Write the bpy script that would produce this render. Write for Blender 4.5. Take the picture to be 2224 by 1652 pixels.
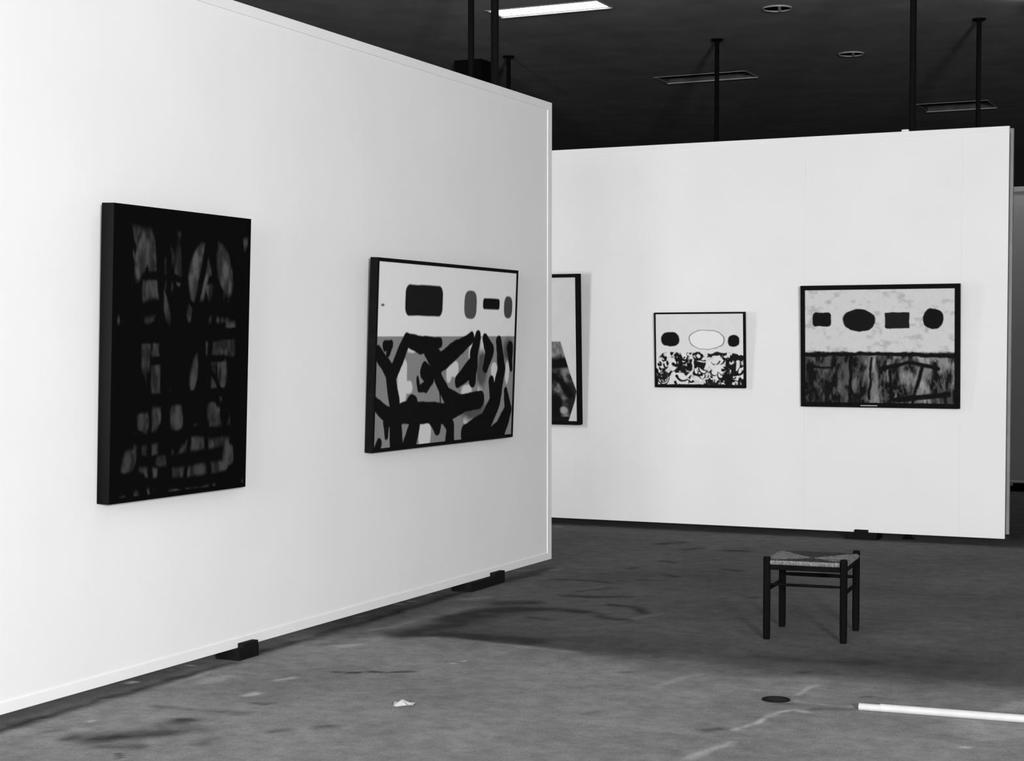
import bpy, bmesh, math
import numpy as np
from mathutils import Vector, Matrix

# ------------------------------------------------------------------ camera, world, light, exposure
scene = bpy.context.scene
COL = scene.collection
for o in list(bpy.data.objects):
    bpy.data.objects.remove(o)

cam_data = bpy.data.cameras.new('camera')
cam = bpy.data.objects.new('camera', cam_data)
COL.objects.link(cam)
cam.location = (0.0, 0.0, 1.5)
cam.rotation_euler = (math.radians(90 - 2.2906), 0.0, math.radians(25.2))
cam_data.sensor_width = 36.0
cam_data.lens = 3650.0 / 2224.0 * 36.0
cam_data.shift_y = 70.0 / 2224.0
cam_data.clip_end = 200
scene.camera = cam

world = bpy.data.worlds.new('hall_world')
scene.world = world
world.use_nodes = True
world.node_tree.nodes['Background'].inputs[0].default_value = (0.5, 0.5, 0.5, 1)
world.node_tree.nodes['Background'].inputs[1].default_value = 0.3

scene.view_settings.view_transform = 'Standard'
scene.view_settings.look = 'None'
scene.view_settings.gamma = 1.0
scene.view_settings.use_curve_mapping = False
scene.view_settings.exposure = 0.0


def area(name, loc, rot, sx, sy, power, spread=180):
    d = bpy.data.lights.new(name, 'AREA')
    d.shape = 'RECTANGLE'
    d.size, d.size_y = sx, sy
    d.energy = power
    d.spread = math.radians(spread)
    o = bpy.data.objects.new(name, d)
    COL.objects.link(o)
    o.location = loc
    o.rotation_euler = rot
    return o


R90 = math.pi / 2
WINDOWS = [(-3.4, 2.2), (-0.9, 2.2)]          # centre x, width: the windows behind the camera
for wx, ww in WINDOWS:
    area('daylight', (wx, -5.12, 2.75), (R90, 0, 0), ww - 0.1, 3.1, 400)   # emits towards +y, into the hall
# soft fill added behind the camera to brighten the walls, no known lamp
area('fill_light', (4.0, -3.5, 2.5), (math.radians(87), 0, math.radians(27)), 1.2, 1.2, 1560)
# weak fill added behind the left partition, shadowing the half-hidden painting's right side
area('bay_fill_light', (-7.2, 10.3, 1.9), (R90, 0, math.radians(-38)), 0.5, 1.2, 34)
# lit fluorescent fixtures of the hall (their glow boxes are built further down)
LIT_LAMPS = [(-7.17, 16.13), (-1.90, 17.44), (-7.17, 11.0), (-1.92, 5.9)]  # last one is unseen, added to brighten the near floor and left wall
for (lx, ly), lw in zip(LIT_LAMPS, (4, 12, 10, 5)):
    area('fluorescent_light', (lx, ly, 4.885 if lw == 12 else 4.985), (0, 0, 0), 1.10, 0.26, lw)

# ------------------------------------------------------------------ helpers
def g(v):
    c = v / 255.0
    return c / 12.92 if c <= 0.04045 else ((c + 0.055) / 1.055) ** 2.4


def vnoise(x, y, seed=0):
    xi = np.floor(x).astype(np.int64); yi = np.floor(y).astype(np.int64)
    fx = x - xi; fy = y - yi
    fx = fx * fx * (3 - 2 * fx); fy = fy * fy * (3 - 2 * fy)

    def hsh(a, b):
        n = (a * 374761393 + b * 668265263 + seed * 1274126177) & 0xFFFFFFFF
        n = ((n ^ (n >> 13)) * 1274126177) & 0xFFFFFFFF
        n = n ^ (n >> 16)
        return (n & 0xFFFF) / 65535.0
    a = hsh(xi, yi); b = hsh(xi + 1, yi); c = hsh(xi, yi + 1); d = hsh(xi + 1, yi + 1)
    return (a * (1 - fx) + b * fx) * (1 - fy) + (c * (1 - fx) + d * fx) * fy


def fbm(x, y, seed=0, o=4):
    s = np.zeros_like(x); w = 0.5; t = 0
    for k in range(o):
        s += w * vnoise(x * 2 ** k, y * 2 ** k, seed + 17 * k); t += w; w *= 0.55
    return s / t


def sst(a, b, x):
    t = np.clip((x - a) / (b - a), 0, 1)
    return t * t * (3 - 2 * t)


def seg_dist(x, y, pts, radii):
    """distance minus brush radius along a polyline"""
    best = np.full_like(x, 1e9)
    for (p, q, r0, r1) in zip(pts[:-1], pts[1:], radii[:-1], radii[1:]):
        dx, dy = q[0] - p[0], q[1] - p[1]
        L = dx * dx + dy * dy + 1e-12
        t = np.clip(((x - p[0]) * dx + (y - p[1]) * dy) / L, 0, 1)
        d = np.hypot(x - p[0] - t * dx, y - p[1] - t * dy) - (r0 + (r1 - r0) * t)
        best = np.minimum(best, d)
    return best


def mat(name, val, rough=0.7, spec=0.3, noise=0.0, scale=8.0, bump=0.0, bscale=60.0, stretch=(1, 1, 1)):
    m = bpy.data.materials.new(name)
    m.use_nodes = True
    nt = m.node_tree
    b = nt.nodes['Principled BSDF']
    b.inputs['Roughness'].default_value = rough
    b.inputs['Specular IOR Level'].default_value = spec
    b.inputs['Base Color'].default_value = (val, val, val, 1)
    tc = nt.nodes.new('ShaderNodeTexCoord')
    mp = nt.nodes.new('ShaderNodeMapping')
    mp.inputs['Scale'].default_value = stretch
    nt.links.new(tc.outputs['Object'], mp.inputs['Vector'])
    if noise:
        n = nt.nodes.new('ShaderNodeTexNoise')
        n.inputs['Scale'].default_value = scale
        n.inputs['Detail'].default_value = 6
        nt.links.new(mp.outputs[0], n.inputs['Vector'])
        r = nt.nodes.new('ShaderNodeMapRange')
        r.inputs['From Min'].default_value = 0.3
        r.inputs['From Max'].default_value = 0.7
        r.inputs['To Min'].default_value = val * (1 - noise)
        r.inputs['To Max'].default_value = val * (1 + noise)
        nt.links.new(n.outputs['Fac'], r.inputs['Value'])
        nt.links.new(r.outputs[0], b.inputs['Base Color'])
    if bump:
        n2 = nt.nodes.new('ShaderNodeTexNoise')
        n2.inputs['Scale'].default_value = bscale
        n2.inputs['Detail'].default_value = 4
        nt.links.new(mp.outputs[0], n2.inputs['Vector'])
        bp = nt.nodes.new('ShaderNodeBump')
        bp.inputs['Strength'].default_value = bump
        bp.inputs['Distance'].default_value = 0.004
        nt.links.new(n2.outputs['Fac'], bp.inputs['Height'])
        nt.links.new(bp.outputs[0], b.inputs['Normal'])
    return m


def emit(name, strength):
    m = bpy.data.materials.new(name)
    m.use_nodes = True
    b = m.node_tree.nodes['Principled BSDF']
    b.inputs['Base Color'].default_value = (0.8, 0.8, 0.8, 1)
    b.inputs['Emission Color'].default_value = (1, 1, 1, 1)
    b.inputs['Emission Strength'].default_value = strength
    return m


def attr_mat(name, rough=0.75, spec=0.2, bump=0.0, bscale=90.0):
    """painted surface: the paint colour lies on the mesh as the attribute «paint»"""
    m = bpy.data.materials.new(name)
    m.use_nodes = True
    nt = m.node_tree
    b = nt.nodes['Principled BSDF']
    b.inputs['Roughness'].default_value = rough
    b.inputs['Specular IOR Level'].default_value = spec
    a = nt.nodes.new('ShaderNodeAttribute')
    a.attribute_name = 'paint'
    cr = nt.nodes.new('ShaderNodeCombineColor')
    for i in range(3):
        nt.links.new(a.outputs['Fac'], cr.inputs[i])
    nt.links.new(cr.outputs[0], b.inputs['Base Color'])
    if bump:
        tc = nt.nodes.new('ShaderNodeTexCoord')
        n = nt.nodes.new('ShaderNodeTexNoise')
        n.inputs['Scale'].default_value = bscale
        nt.links.new(tc.outputs['Object'], n.inputs['Vector'])
        bp = nt.nodes.new('ShaderNodeBump')
        bp.inputs['Strength'].default_value = bump
        bp.inputs['Distance'].default_value = 0.003
        nt.links.new(n.outputs['Fac'], bp.inputs['Height'])
        nt.links.new(bp.outputs[0], b.inputs['Normal'])
    return m


def box(bm, x0, x1, y0, y1, z0, z1):
    v = [bm.verts.new(p) for p in ((x0, y0, z0), (x1, y0, z0), (x1, y1, z0), (x0, y1, z0),
                                   (x0, y0, z1), (x1, y0, z1), (x1, y1, z1), (x0, y1, z1))]
    for f in ((0, 3, 2, 1), (4, 5, 6, 7), (0, 1, 5, 4), (1, 2, 6, 5), (2, 3, 7, 6), (3, 0, 4, 7)):
        bm.faces.new([v[i] for i in f])


def tube(bm, pts, radii, n=10, caps=True):
    rings = []
    P = [Vector(p) for p in pts]
    if not hasattr(radii, '__len__'):
        radii = [radii] * len(P)
    prev = None
    for i, p in enumerate(P):
        t = (P[min(i + 1, len(P) - 1)] - P[max(i - 1, 0)]).normalized()
        if prev is None:
            a = Vector((0, 0, 1)) if abs(t.z) < 0.9 else Vector((1, 0, 0))
            u = t.cross(a).normalized()
        else:
            u = (prev - t * prev.dot(t)).normalized()
        prev = u
        w = t.cross(u)
        rings.append([bm.verts.new(p + (u * math.cos(2 * math.pi * k / n) + w * math.sin(2 * math.pi * k / n)) * radii[i])
                      for k in range(n)])
    for a, b in zip(rings[:-1], rings[1:]):
        for k in range(n):
            bm.faces.new((a[k], a[(k + 1) % n], b[(k + 1) % n], b[k]))
    if caps:
        bm.faces.new(list(reversed(rings[0])))
        bm.faces.new(rings[-1])


def lathe(bm, prof, n=32):
    """closed profile (r, z) swept about z"""
    rings = []
    for r, z in prof:
        if r < 1e-6:
            rings.append([bm.verts.new((0, 0, z))])
        else:
            rings.append([bm.verts.new((r * math.cos(2 * math.pi * k / n), r * math.sin(2 * math.pi * k / n), z)) for k in range(n)])
    for a, b in zip(rings[:-1], rings[1:]):
        for k in range(n):
            k2 = (k + 1) % n
            if len(a) == 1 and len(b) == 1:
                continue
            if len(a) == 1:
                bm.faces.new((a[0], b[k2], b[k]))
            elif len(b) == 1:
                bm.faces.new((a[k], a[k2], b[0]))
            else:
                bm.faces.new((a[k], a[k2], b[k2], b[k]))


def obj(name, bm, m, parent=None, bevel=0.0, smooth=False, seg=2):
    if bevel:
        bmesh.ops.bevel(bm, geom=list(bm.edges), offset=bevel, segments=seg, affect='EDGES', profile=0.5)
    bmesh.ops.recalc_face_normals(bm, faces=bm.faces)
    me = bpy.data.meshes.new(name)
    bm.to_mesh(me)
    bm.free()
    if m:
        me.materials.append(m)
    if smooth:
        for p in me.polygons:
            p.use_smooth = True
        try:
            me.set_sharp_from_angle(angle=math.radians(40))
        except Exception:
            pass
    o = bpy.data.objects.new(name, me)
    COL.objects.link(o)
    if parent:
        o.parent = parent
    return o


def boxobj(name, dims, m, parent=None, bevel=0.0):
    bm = bmesh.new()
    box(bm, *dims)
    return obj(name, bm, m, parent, bevel)


def thing(name, label, cat, loc=(0, 0, 0), rotz=0.0, group=None):
    o = bpy.data.objects.new(name, None)
    o.empty_display_size = 0.1
    COL.objects.link(o)
    o.location = loc
    o.rotation_euler = (0, 0, rotz)
    o['label'] = label
    o['category'] = cat
    if group:
        o['group'] = group
    return o


def struct(o):
    o['kind'] = 'structure'
    return o


# ------------------------------------------------------------------ materials
M_WHITE = mat('white_emulsion', 0.80, 0.85, 0.15, noise=0.02, scale=1.5, bump=0.04, bscale=120)
M_RAIL = mat('white_rail_paint', 0.80, 0.7, 0.2, noise=0.02, scale=4)
M_BACK = mat('shaded_back_board', 0.30, 0.85, 0.1, noise=0.1, scale=5)  # white back sheet in half shade, the shade put into a greyer colour
M_CEIL = mat('dark_ceiling_paint', 0.42, 0.9, 0.1, noise=0.15, scale=2.5, bump=0.2, bscale=30)
M_SHELL = mat('dark_wall_paint', 0.03, 0.9, 0.1, noise=0.1, scale=1.0)
M_BLACK = mat('black_frame_paint', 0.007, 0.85, 0.02, noise=0.2, scale=20)
M_BLACK2 = mat('black_rubber', 0.008, 0.8, 0.06, noise=0.2, scale=30)
M_EDGE = mat('dark_canvas_edge', 0.013, 0.8, 0.06, noise=0.25, scale=12)
M_WOOD = mat('black_stained_wood', 0.005, 0.85, 0.02, noise=0.3, scale=9, stretch=(1, 1, 0.15))
M_RUSHF = mat('lit_rush_edge', 0.22, 0.8, 0.1, noise=0.6, scale=110)  # same rush, light falling on the front edge put into a paler colour
M_RUSHK = mat('shaded_rush', 0.060, 0.9, 0.05, noise=0.45, scale=55)  # same rush, top darkened in colour as under grazing light
M_RUSH = mat('woven_rush', 0.115, 0.85, 0.1, noise=0.45, scale=55, bump=0.3, bscale=200)
M_RUSHD = mat('rush_underside', 0.03, 0.9, 0.1, noise=0.3, scale=40)
M_POST = mat('black_steel_post', 0.005, 0.8, 0.06, noise=0.1, scale=10)
M_PIPE = mat('white_pole_paint', 0.49, 0.5, 0.3, noise=0.06, scale=14)
M_METAL = mat('dull_grey_metal', 0.30, 0.5, 0.4, noise=0.1, scale=20)
M_DRAIN = mat('dark_iron', 0.018, 0.8, 0.06, noise=0.4, scale=40)
M_PAPER = mat('white_paper', 0.85, 0.8, 0.2, noise=0.04, scale=30)
M_LAMP = emit('lit_diffuser', 3.0)
M_LAMP2 = emit('lit_drop_diffuser', 9.0)
M_DIFF = mat('unlit_diffuser', 0.10, 0.6, 0.2, noise=0.25, scale=6)
M_TRIM = mat('fixture_trim', 0.45, 0.5, 0.3, noise=0.1, scale=10)
M_CAN = attr_mat('oil_paint_on_canvas', 0.9, 0.0, bump=0.15, bscale=160)

# ------------------------------------------------------------------ the hall
X0, X1, Y0, Y1, H = -16.0, 9.0, -5.0, 31.0, 5.0

# floor: one mesh, dense where the photo looks, with stains and painted light and shade as attribute
M_FLOOR = bpy.data.materials.new('worn_dark_floor')
M_FLOOR.use_nodes = True
nt = M_FLOOR.node_tree
bs = nt.nodes['Principled BSDF']
bs.inputs['Roughness'].default_value = 0.9
bs.inputs['Specular IOR Level'].default_value = 0.08
tc = nt.nodes.new('ShaderNodeTexCoord')


def nz(scale, detail, lo, hi, a, b, rough=0.6):
    n = nt.nodes.new('ShaderNodeTexNoise')
    n.inputs['Scale'].default_value = scale
    n.inputs['Detail'].default_value = detail
    n.inputs['Roughness'].default_value = rough
    nt.links.new(tc.outputs['Object'], n.inputs['Vector'])
    r = nt.nodes.new('ShaderNodeMapRange')
    r.inputs['From Min'].default_value = lo
    r.inputs['From Max'].default_value = hi
    r.inputs['To Min'].default_value = a
    r.inputs['To Max'].default_value = b
    nt.links.new(n.outputs['Fac'], r.inputs['Value'])
    return r.outputs[0]


def mul(a, b):
    n = nt.nodes.new('ShaderNodeMath')
    n.operation = 'MULTIPLY'
    nt.links.new(a, n.inputs[0])
    if isinstance(b, float):
        n.inputs[1].default_value = b
    else:
        nt.links.new(b, n.inputs[1])
    return n.outputs[0]


v1 = nz(0.9, 5, 0.3, 0.7, 0.78, 1.22)
v2 = nz(9.0, 8, 0.3, 0.7, 0.70, 1.30, 0.75)
v3 = nz(110.0, 3, 0.3, 0.7, 0.80, 1.20)
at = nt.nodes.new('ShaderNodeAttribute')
at.attribute_name = 'wear_shade'
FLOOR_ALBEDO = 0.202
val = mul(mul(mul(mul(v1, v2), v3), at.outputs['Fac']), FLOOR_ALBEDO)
cc = nt.nodes.new('ShaderNodeCombineColor')
for i in range(3):
    nt.links.new(val, cc.inputs[i])
nt.links.new(cc.outputs[0], bs.inputs['Base Color'])
fb = nt.nodes.new('ShaderNodeTexNoise')
fb.inputs['Scale'].default_value = 40
nt.links.new(tc.outputs['Object'], fb.inputs['Vector'])
fbp = nt.nodes.new('ShaderNodeBump')
fbp.inputs['Strength'].default_value = 0.15
fbp.inputs['Distance'].default_value = 0.003
nt.links.new(fb.outputs['Fac'], fbp.inputs['Height'])
nt.links.new(fbp.outputs[0], bs.inputs['Normal'])

xs = np.concatenate(([X0, -12, -9], np.arange(-7.0, 0.0, 0.022), [0.0, 3, 6, X1]))
ys = np.concatenate(([Y0, -2, 1, 3], np.arange(4.4, 10.0, 0.022), np.arange(10.0, 13.6, 0.04), [13.6, 16, 20, 25, Y1]))
gx, gy = np.meshgrid(xs, ys)
wear_shade = np.ones_like(gx)
wob = (fbm(gx * 6, gy * 6, 3) - 0.5) * 0.10
wob2 = (fbm(gx * 14, gy * 14, 9) - 0.5) * 0.05
# (points on the floor, brush radius, softness, strength): - darker, + lighter
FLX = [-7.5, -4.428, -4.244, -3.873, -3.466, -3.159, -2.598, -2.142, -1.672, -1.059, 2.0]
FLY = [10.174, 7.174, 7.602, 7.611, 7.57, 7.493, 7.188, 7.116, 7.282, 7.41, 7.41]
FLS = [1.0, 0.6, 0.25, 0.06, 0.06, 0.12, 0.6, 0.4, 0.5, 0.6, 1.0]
STAINS_AND_LIGHT = [
    ([(-4.154, 5.067), (-4.059, 5.154), (-3.986, 5.273)], 0.05, 0.09, -0.5),
    ([(-4.057, 4.975), (-3.917, 5.041)], 0.02, 0.05, -0.4),
    ([(-4.026, 5.475), (-3.994, 5.509)], 0.02, 0.06, -0.45),
    ([(-4.249, 5.022), (-4.245, 5.083)], 0.015, 0.04, -0.45),
    ([(-4.401, 5.095), (-4.368, 5.136)], 0.008, 0.03, -0.3),
    ([(-4.059, 5.37), (-4.028, 5.447), (-3.85, 5.354)], 0.02, 0.08, -0.25),
    ([(-3.729, 5.185), (-3.725, 5.269)], 0.012, 0.05, -0.3),
    ([(-3.953, 5.873), (-3.886, 5.875)], 0.01, 0.04, -0.4),
    ([(-3.991, 5.679), (-3.864, 5.691)], 0.02, 0.06, -0.25),
    ([(-3.598, 5.455), (-3.571, 5.511)], 0.01, 0.04, -0.4),
    ([(-3.487, 5.613), (-3.446, 5.649)], 0.01, 0.05, -0.35),
    ([(-3.99, 6.604), (-3.965, 6.616)], 0.012, 0.02, -0.5),
    ([(-3.917, 6.626), (-3.892, 6.638)], 0.02, 0.02, -0.7),
    ([(-3.85, 6.67), (-3.793, 6.685)], 0.014, 0.02, -0.6),
    ([(-3.754, 6.715), (-3.713, 6.759)], 0.012, 0.02, -0.5),
    ([(-4.319, 5.652), (-4.12, 5.667), (-3.991, 5.679)], 0.006, 0.03, -0.3),
    ([(-4.469, 7.155), (-4.336, 7.29)], 0.01, 0.05, -0.15),
    ([(-4.198, 7.593), (-4.021, 7.692), (-3.757, 7.695), (-3.531, 7.712)], 0.05, 0.12, -0.5),  # broad darker strokes forming a wedge
    ([(-4.221, 7.66), (-4.141, 7.921), (-4.098, 8.278), (-4.014, 8.64)], 0.05, 0.15, -0.42),
    ([(-4.246, 8.122), (-4.158, 8.517), (-3.847, 8.719), (-3.666, 8.694)], 0.03, 0.1, -0.5),
    ([(-4.197, 8.781), (-4.066, 8.881)], 0.05, 0.1, -0.45),
    ([(-4.012, 7.884), (-3.463, 7.848), (-3.069, 7.813)], 0.15, 0.5, -0.22),
    ([(-4.335, 9.824), (-4.167, 9.88), (-3.946, 9.845)], 0.006, 0.05, -0.5),
    ([(-4.003, 9.42), (-3.843, 9.625)], 0.01, 0.05, -0.35),
    ([(-3.959, 9.211), (-3.783, 9.253), (-3.621, 9.33)], 0.02, 0.06, -0.45),
    ([(-3.596, 9.006), (-3.444, 8.983), (-3.302, 8.793)], 0.02, 0.05, -0.5),
    ([(-3.75, 8.691), (-3.583, 8.697), (-3.435, 8.537), (-3.327, 8.537)], 0.015, 0.06, -0.4),
    ([(-3.844, 8.397), (-3.721, 8.369)], 0.015, 0.05, -0.35),
    ([(-4.358, 11.945), (-4.272, 12.117)], 0.02, 0.1, -0.4),
    ([(-4.086, 11.692), (-3.991, 11.83)], 0.015, 0.08, -0.45),
    ([(-3.808, 11.761), (-3.662, 11.799)], 0.02, 0.1, -0.45),
    ([(-4.012, 10.996), (-3.899, 10.966)], 0.015, 0.05, -0.45),
    ([(-3.485, 10.764), (-3.359, 10.722)], 0.012, 0.05, -0.5),
    ([(-3.727, 10.35), (-3.65, 10.265)], 0.015, 0.04, -0.5),
    ([(-4.072, 10.514), (-4.049, 10.602)], 0.012, 0.05, -0.4),
    ([(-3.833, 10.037), (-3.672, 10.066)], 0.004, 0.05, -0.35),
    ([(-2.951, 9.604), (-2.912, 9.663)], 0.01, 0.05, -0.4),
    ([(-2.801, 7.554), (-2.775, 7.58)], 0.006, 0.03, -0.4),
    ([(-2.789, 7.158), (-2.764, 7.181)], 0.006, 0.03, -0.4),
    ([(-2.074, 6.216), (-2.031, 6.254)], 0.012, 0.05, -0.4),
    ([(-2.608, 6.282), (-2.573, 6.346)], 0.006, 0.03, -0.35),
    ([(-2.331, 7.816), (-2.098, 7.794), (-1.846, 7.848)], 0.03, 0.12, -0.25),
    ([(-2.673, 7.722), (-2.358, 7.607)], 0.1, 0.3, -0.12),
    ([(-1.709, 7.913), (-1.157, 7.749)], 0.15, 0.5, -0.18),
    ([(-2.062, 7.5), (-2.029, 7.539)], 0.006, 0.04, -0.3),
    ([(-1.647, 7.091), (-1.63, 7.1)], 0.006, 0.03, -0.4),
    ([(-1.799, 6.759), (-1.663, 6.832)], 0.01, 0.03, -0.25),
    ([(-1.952, 6.815), (-1.909, 6.805)], 0.01, 0.03, -0.25),
    ([(-3.923, 4.936), (-3.878, 4.858)], 0.004, 0.006, -0.6),
    ([(-4.59, 4.972), (-4.577, 5.893), (-4.586, 6.584)], 0.015, 0.05, -0.5),  # shade along the left partition's foot, painted as a dark band
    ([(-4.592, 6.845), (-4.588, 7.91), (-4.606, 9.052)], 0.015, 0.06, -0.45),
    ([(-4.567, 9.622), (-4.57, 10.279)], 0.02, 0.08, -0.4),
    ([(-4.157, 7.567), (-3.873, 7.611), (-3.571, 7.577), (-3.219, 7.519)], 0.01, 0.05, 0.45),
    ([(-4.38, 7.695), (-4.346, 7.99), (-4.341, 8.304), (-4.305, 8.578)], 0.03, 0.12, 0.4),
    ([(-4.431, 8.828), (-4.393, 8.967)], 0.02, 0.06, 0.5),
    ([(-1.958, 6.262), (-1.94, 6.448), (-1.924, 6.652), (-1.867, 6.727), (-1.81, 6.696)], 0.007, 0.02, 0.9),
    ([(-1.951, 6.99), (-1.937, 7.124), (-1.917, 7.277)], 0.006, 0.02, 0.7),
    ([(-1.929, 6.876), (-1.787, 6.863), (-1.678, 6.894)], 0.004, 0.015, 0.5),
    ([(-2.539, 6.907), (-2.509, 7.124), (-2.474, 7.246)], 0.01, 0.04, 0.35),
    ([(-1.988, 5.747), (-1.972, 5.909), (-1.938, 6.053)], 0.012, 0.04, 0.7),
    ([(-1.161, 6.733), (-1.063, 6.564), (-1.023, 6.754)], 0.07, 0.1, 0.35),
    ([(-1.094, 7.091), (-1.031, 7.218)], 0.03, 0.06, 0.3),
    ([(-1.129, 6.353), (-1.105, 6.364)], 0.008, 0.02, 0.9),
    ([(-1.804, 6.369), (-1.774, 6.357)], 0.005, 0.015, 0.8),
    ([(-2.222, 7.034), (-2.14, 7.04)], 0.004, 0.02, 0.3),
    ([(-4.148, 6.329), (-4.102, 6.409)], 0.01, 0.03, 0.9),
    ([(-4.098, 6.001), (-4.071, 6.067)], 0.012, 0.03, 1),
    ([(-4.423, 6.154), (-4.391, 6.285)], 0.03, 0.06, 0.4),
    ([(-4.547, 6.119), (-4.523, 6.365)], 0.008, 0.02, 0.7),
    ([(-4.376, 5.311), (-4.365, 5.325)], 0.006, 0.02, 0.8),
    ([(-4.313, 5.18), (-4.265, 5.176)], 0.012, 0.04, 0.35),
    ([(-4.562, 5.627), (-4.566, 5.677)], 0.004, 0.015, 0.8),
    ([(-4.717, 5.993), (-4.717, 6.016)], 0.012, 0.015, 2.2),  # light leaking under the left partition, painted as pale flecks
    ([(-4.716, 6.435), (-4.709, 6.451)], 0.01, 0.012, 2.2),
    ([(-4.732, 6.291), (-4.731, 6.304)], 0.005, 0.01, 1.5),
    ([(-4.723, 8.001), (-4.709, 8.043)], 0.01, 0.015, 1.3),
    ([(-4.726, 8.494), (-4.718, 8.517)], 0.012, 0.015, 1.4),
    ([(-4.73, 8.628), (-4.705, 8.64)], 0.012, 0.015, 1.6),
    ([(-4.738, 8.886), (-4.722, 8.914)], 0.01, 0.02, 1),
    ([(-4.709, 10.137), (-4.677, 10.178)], 0.012, 0.02, 0.9),
    ([(-4.523, 10.25), (-4.491, 10.291)], 0.01, 0.03, 0.9),
    ([(-3.588, 7.4), (-3.525, 7.375)], 0.03, 0.08, 0.3),
    ([(-3.575, 7.073), (-3.577, 7.098)], 0.008, 0.01, 1.6),
    ([(-3.622, 7.013), (-3.614, 7.016)], 0.008, 0.01, 1),
    ([(-4.314, 7.199), (-4.295, 7.266)], 0.03, 0.05, 0.35),
    ([(-3.35, 8.492), (-3.269, 8.668), (-3.221, 8.831)], 0.006, 0.03, 0.35),
    ([(-2.555, 7.515), (-2.572, 7.431)], 0.01, 0.04, 0.2),
    ([(-2.535, 6.132), (-2.316, 6.146)], 0.08, 0.2, 0.15),
    ([(-4.383, 8.057), (-4.41, 7.602)], 0.01, 0.03, 0.3),
    ([(-5.594, 12.723), (-5.556, 12.74)], 0.01, 0.03, 1.2),
    ([(-1.902, 8.583), (-1.754, 8.549)], 0.06, 0.2, 0.15),
    ([(-2.097, 7.249), (-1.719, 7.484)], 0.08, 0.2, 0.12),
]
for pts, r, soft, k in STAINS_AND_LIGHT:
    if len(pts) == 1:
        pts = [pts[0], pts[0]]
    d = seg_dist(gx + wob, gy + wob2, pts, [r] * len(pts))
    m_ = 1 - sst(-soft * 0.5, soft, d)
    m_ = m_ * (0.55 + 0.9 * fbm(gx * 9 + 5, gy * 9, 21))
    k = max(k * 1.55, -0.75) if k < 0 else k * 1.25
    wear_shade = wear_shade * (1 + k * np.clip(m_, 0, 1.2))
# shade of the far floor put into its colour, beyond an edge before the stool
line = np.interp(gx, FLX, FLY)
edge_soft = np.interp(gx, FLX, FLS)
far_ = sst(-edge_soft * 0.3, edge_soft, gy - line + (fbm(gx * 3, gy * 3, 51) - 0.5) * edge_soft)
wear_shade = wear_shade * (1.10 - 0.60 * far_ - 0.05 * sst(9.5, 12.5, gy) * far_)
wear_shade = np.clip(wear_shade, 0.15, 4.0)
ny, nx = gx.shape
me = bpy.data.meshes.new('floor')
co = np.stack([gx.ravel(), gy.ravel(), np.zeros(gx.size)], 1).astype(np.float32)
idx = np.arange(nx * ny).reshape(ny, nx)
quads = np.stack([idx[:-1, :-1], idx[:-1, 1:], idx[1:, 1:], idx[1:, :-1]], -1).reshape(-1, 4)
me.vertices.add(len(co)); me.vertices.foreach_set('co', co.ravel())
me.loops.add(quads.size); me.loops.foreach_set('vertex_index', quads.ravel().astype(np.int32))
me.polygons.add(len(quads)); me.polygons.foreach_set('loop_start', np.arange(0, quads.size, 4, dtype=np.int32))
me.update(calc_edges=True)
a_ = me.attributes.new('wear_shade', 'FLOAT', 'POINT')
a_.data.foreach_set('value', wear_shade.ravel().astype(np.float32))
me.materials.append(M_FLOOR)
floor = bpy.data.objects.new('floor', me)
COL.objects.link(floor)
struct(floor)

# the ceiling has a rectangular recess over each fluorescent fixture: (centre x, centre y, length, width)
RECESS = [(-7.17, 16.13, 1.24, 0.37), (-1.90, 17.44, 1.24, 0.37), (-7.12, 21.07, 1.22, 0.52), (-4.65, 25.15, 1.0, 0.80), (-7.17, 11.0, 1.24, 0.37), (-1.92, 5.9, 1.24, 0.37)]
cx_ = sorted({X0, X1} | {x + s * l / 2 for x, y, l, w in RECESS for s in (-1, 1)})
cy_ = sorted({Y0, Y1} | {y + s * w / 2 for x, y, l, w in RECESS for s in (-1, 1)})
bm = bmesh.new()
for a, b in zip(cx_[:-1], cx_[1:]):
    for c, d in zip(cy_[:-1], cy_[1:]):
        mx, my = (a + b) / 2, (c + d) / 2
        if any(abs(mx - x) < l / 2 and abs(my - y) < w / 2 for x, y, l, w in RECESS):
            continue
        box(bm, a, b, c, d, H, H + 0.2)
struct(obj('ceiling', bm, M_CEIL))
struct(boxobj('wall_back', (X0, X1, Y1, Y1 + 0.2, 0, H), M_SHELL))
struct(boxobj('wall_left', (X0 - 0.2, X0, Y0, Y1, 0, H), M_SHELL))
struct(boxobj('wall_right', (X1, X1 + 0.2, Y0, Y1, 0, H), M_SHELL))
bm = bmesh.new()
edges = [X0]
for wx, ww in WINDOWS:
    edges += [wx - ww / 2, wx + ww / 2]
edges.append(X1)
for i in range(0, len(edges), 2):
    box(bm, edges[i], edges[i + 1], Y0 - 0.2, Y0, 0, H)
for wx, ww in WINDOWS:
    box(bm, wx - ww / 2, wx + ww / 2, Y0 - 0.2, Y0, 0, 1.15)
    box(bm, wx - ww / 2, wx + ww / 2, Y0 - 0.2, Y0, 4.35, H)
struct(obj('wall_front', bm, M_SHELL))
for i, (wx, ww) in enumerate(WINDOWS):
    bm = bmesh.new()
    for k in range(4):
        x = wx - ww / 2 + (ww - 0.06) * k / 3
        box(bm, x, x + 0.06, Y0 - 0.08, Y0 - 0.02, 1.15, 4.35)
    box(bm, wx - ww / 2, wx + ww / 2, Y0 - 0.079, Y0 - 0.021, 1.15, 1.21)
    box(bm, wx - ww / 2, wx + ww / 2, Y0 - 0.079, Y0 - 0.021, 4.29, 4.35)
    struct(obj('window_%d' % (i + 1), bm, M_RAIL))

# ------------------------------------------------------------------ exhibition partitions
ZB, ZT = 0.055, 3.125


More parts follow.
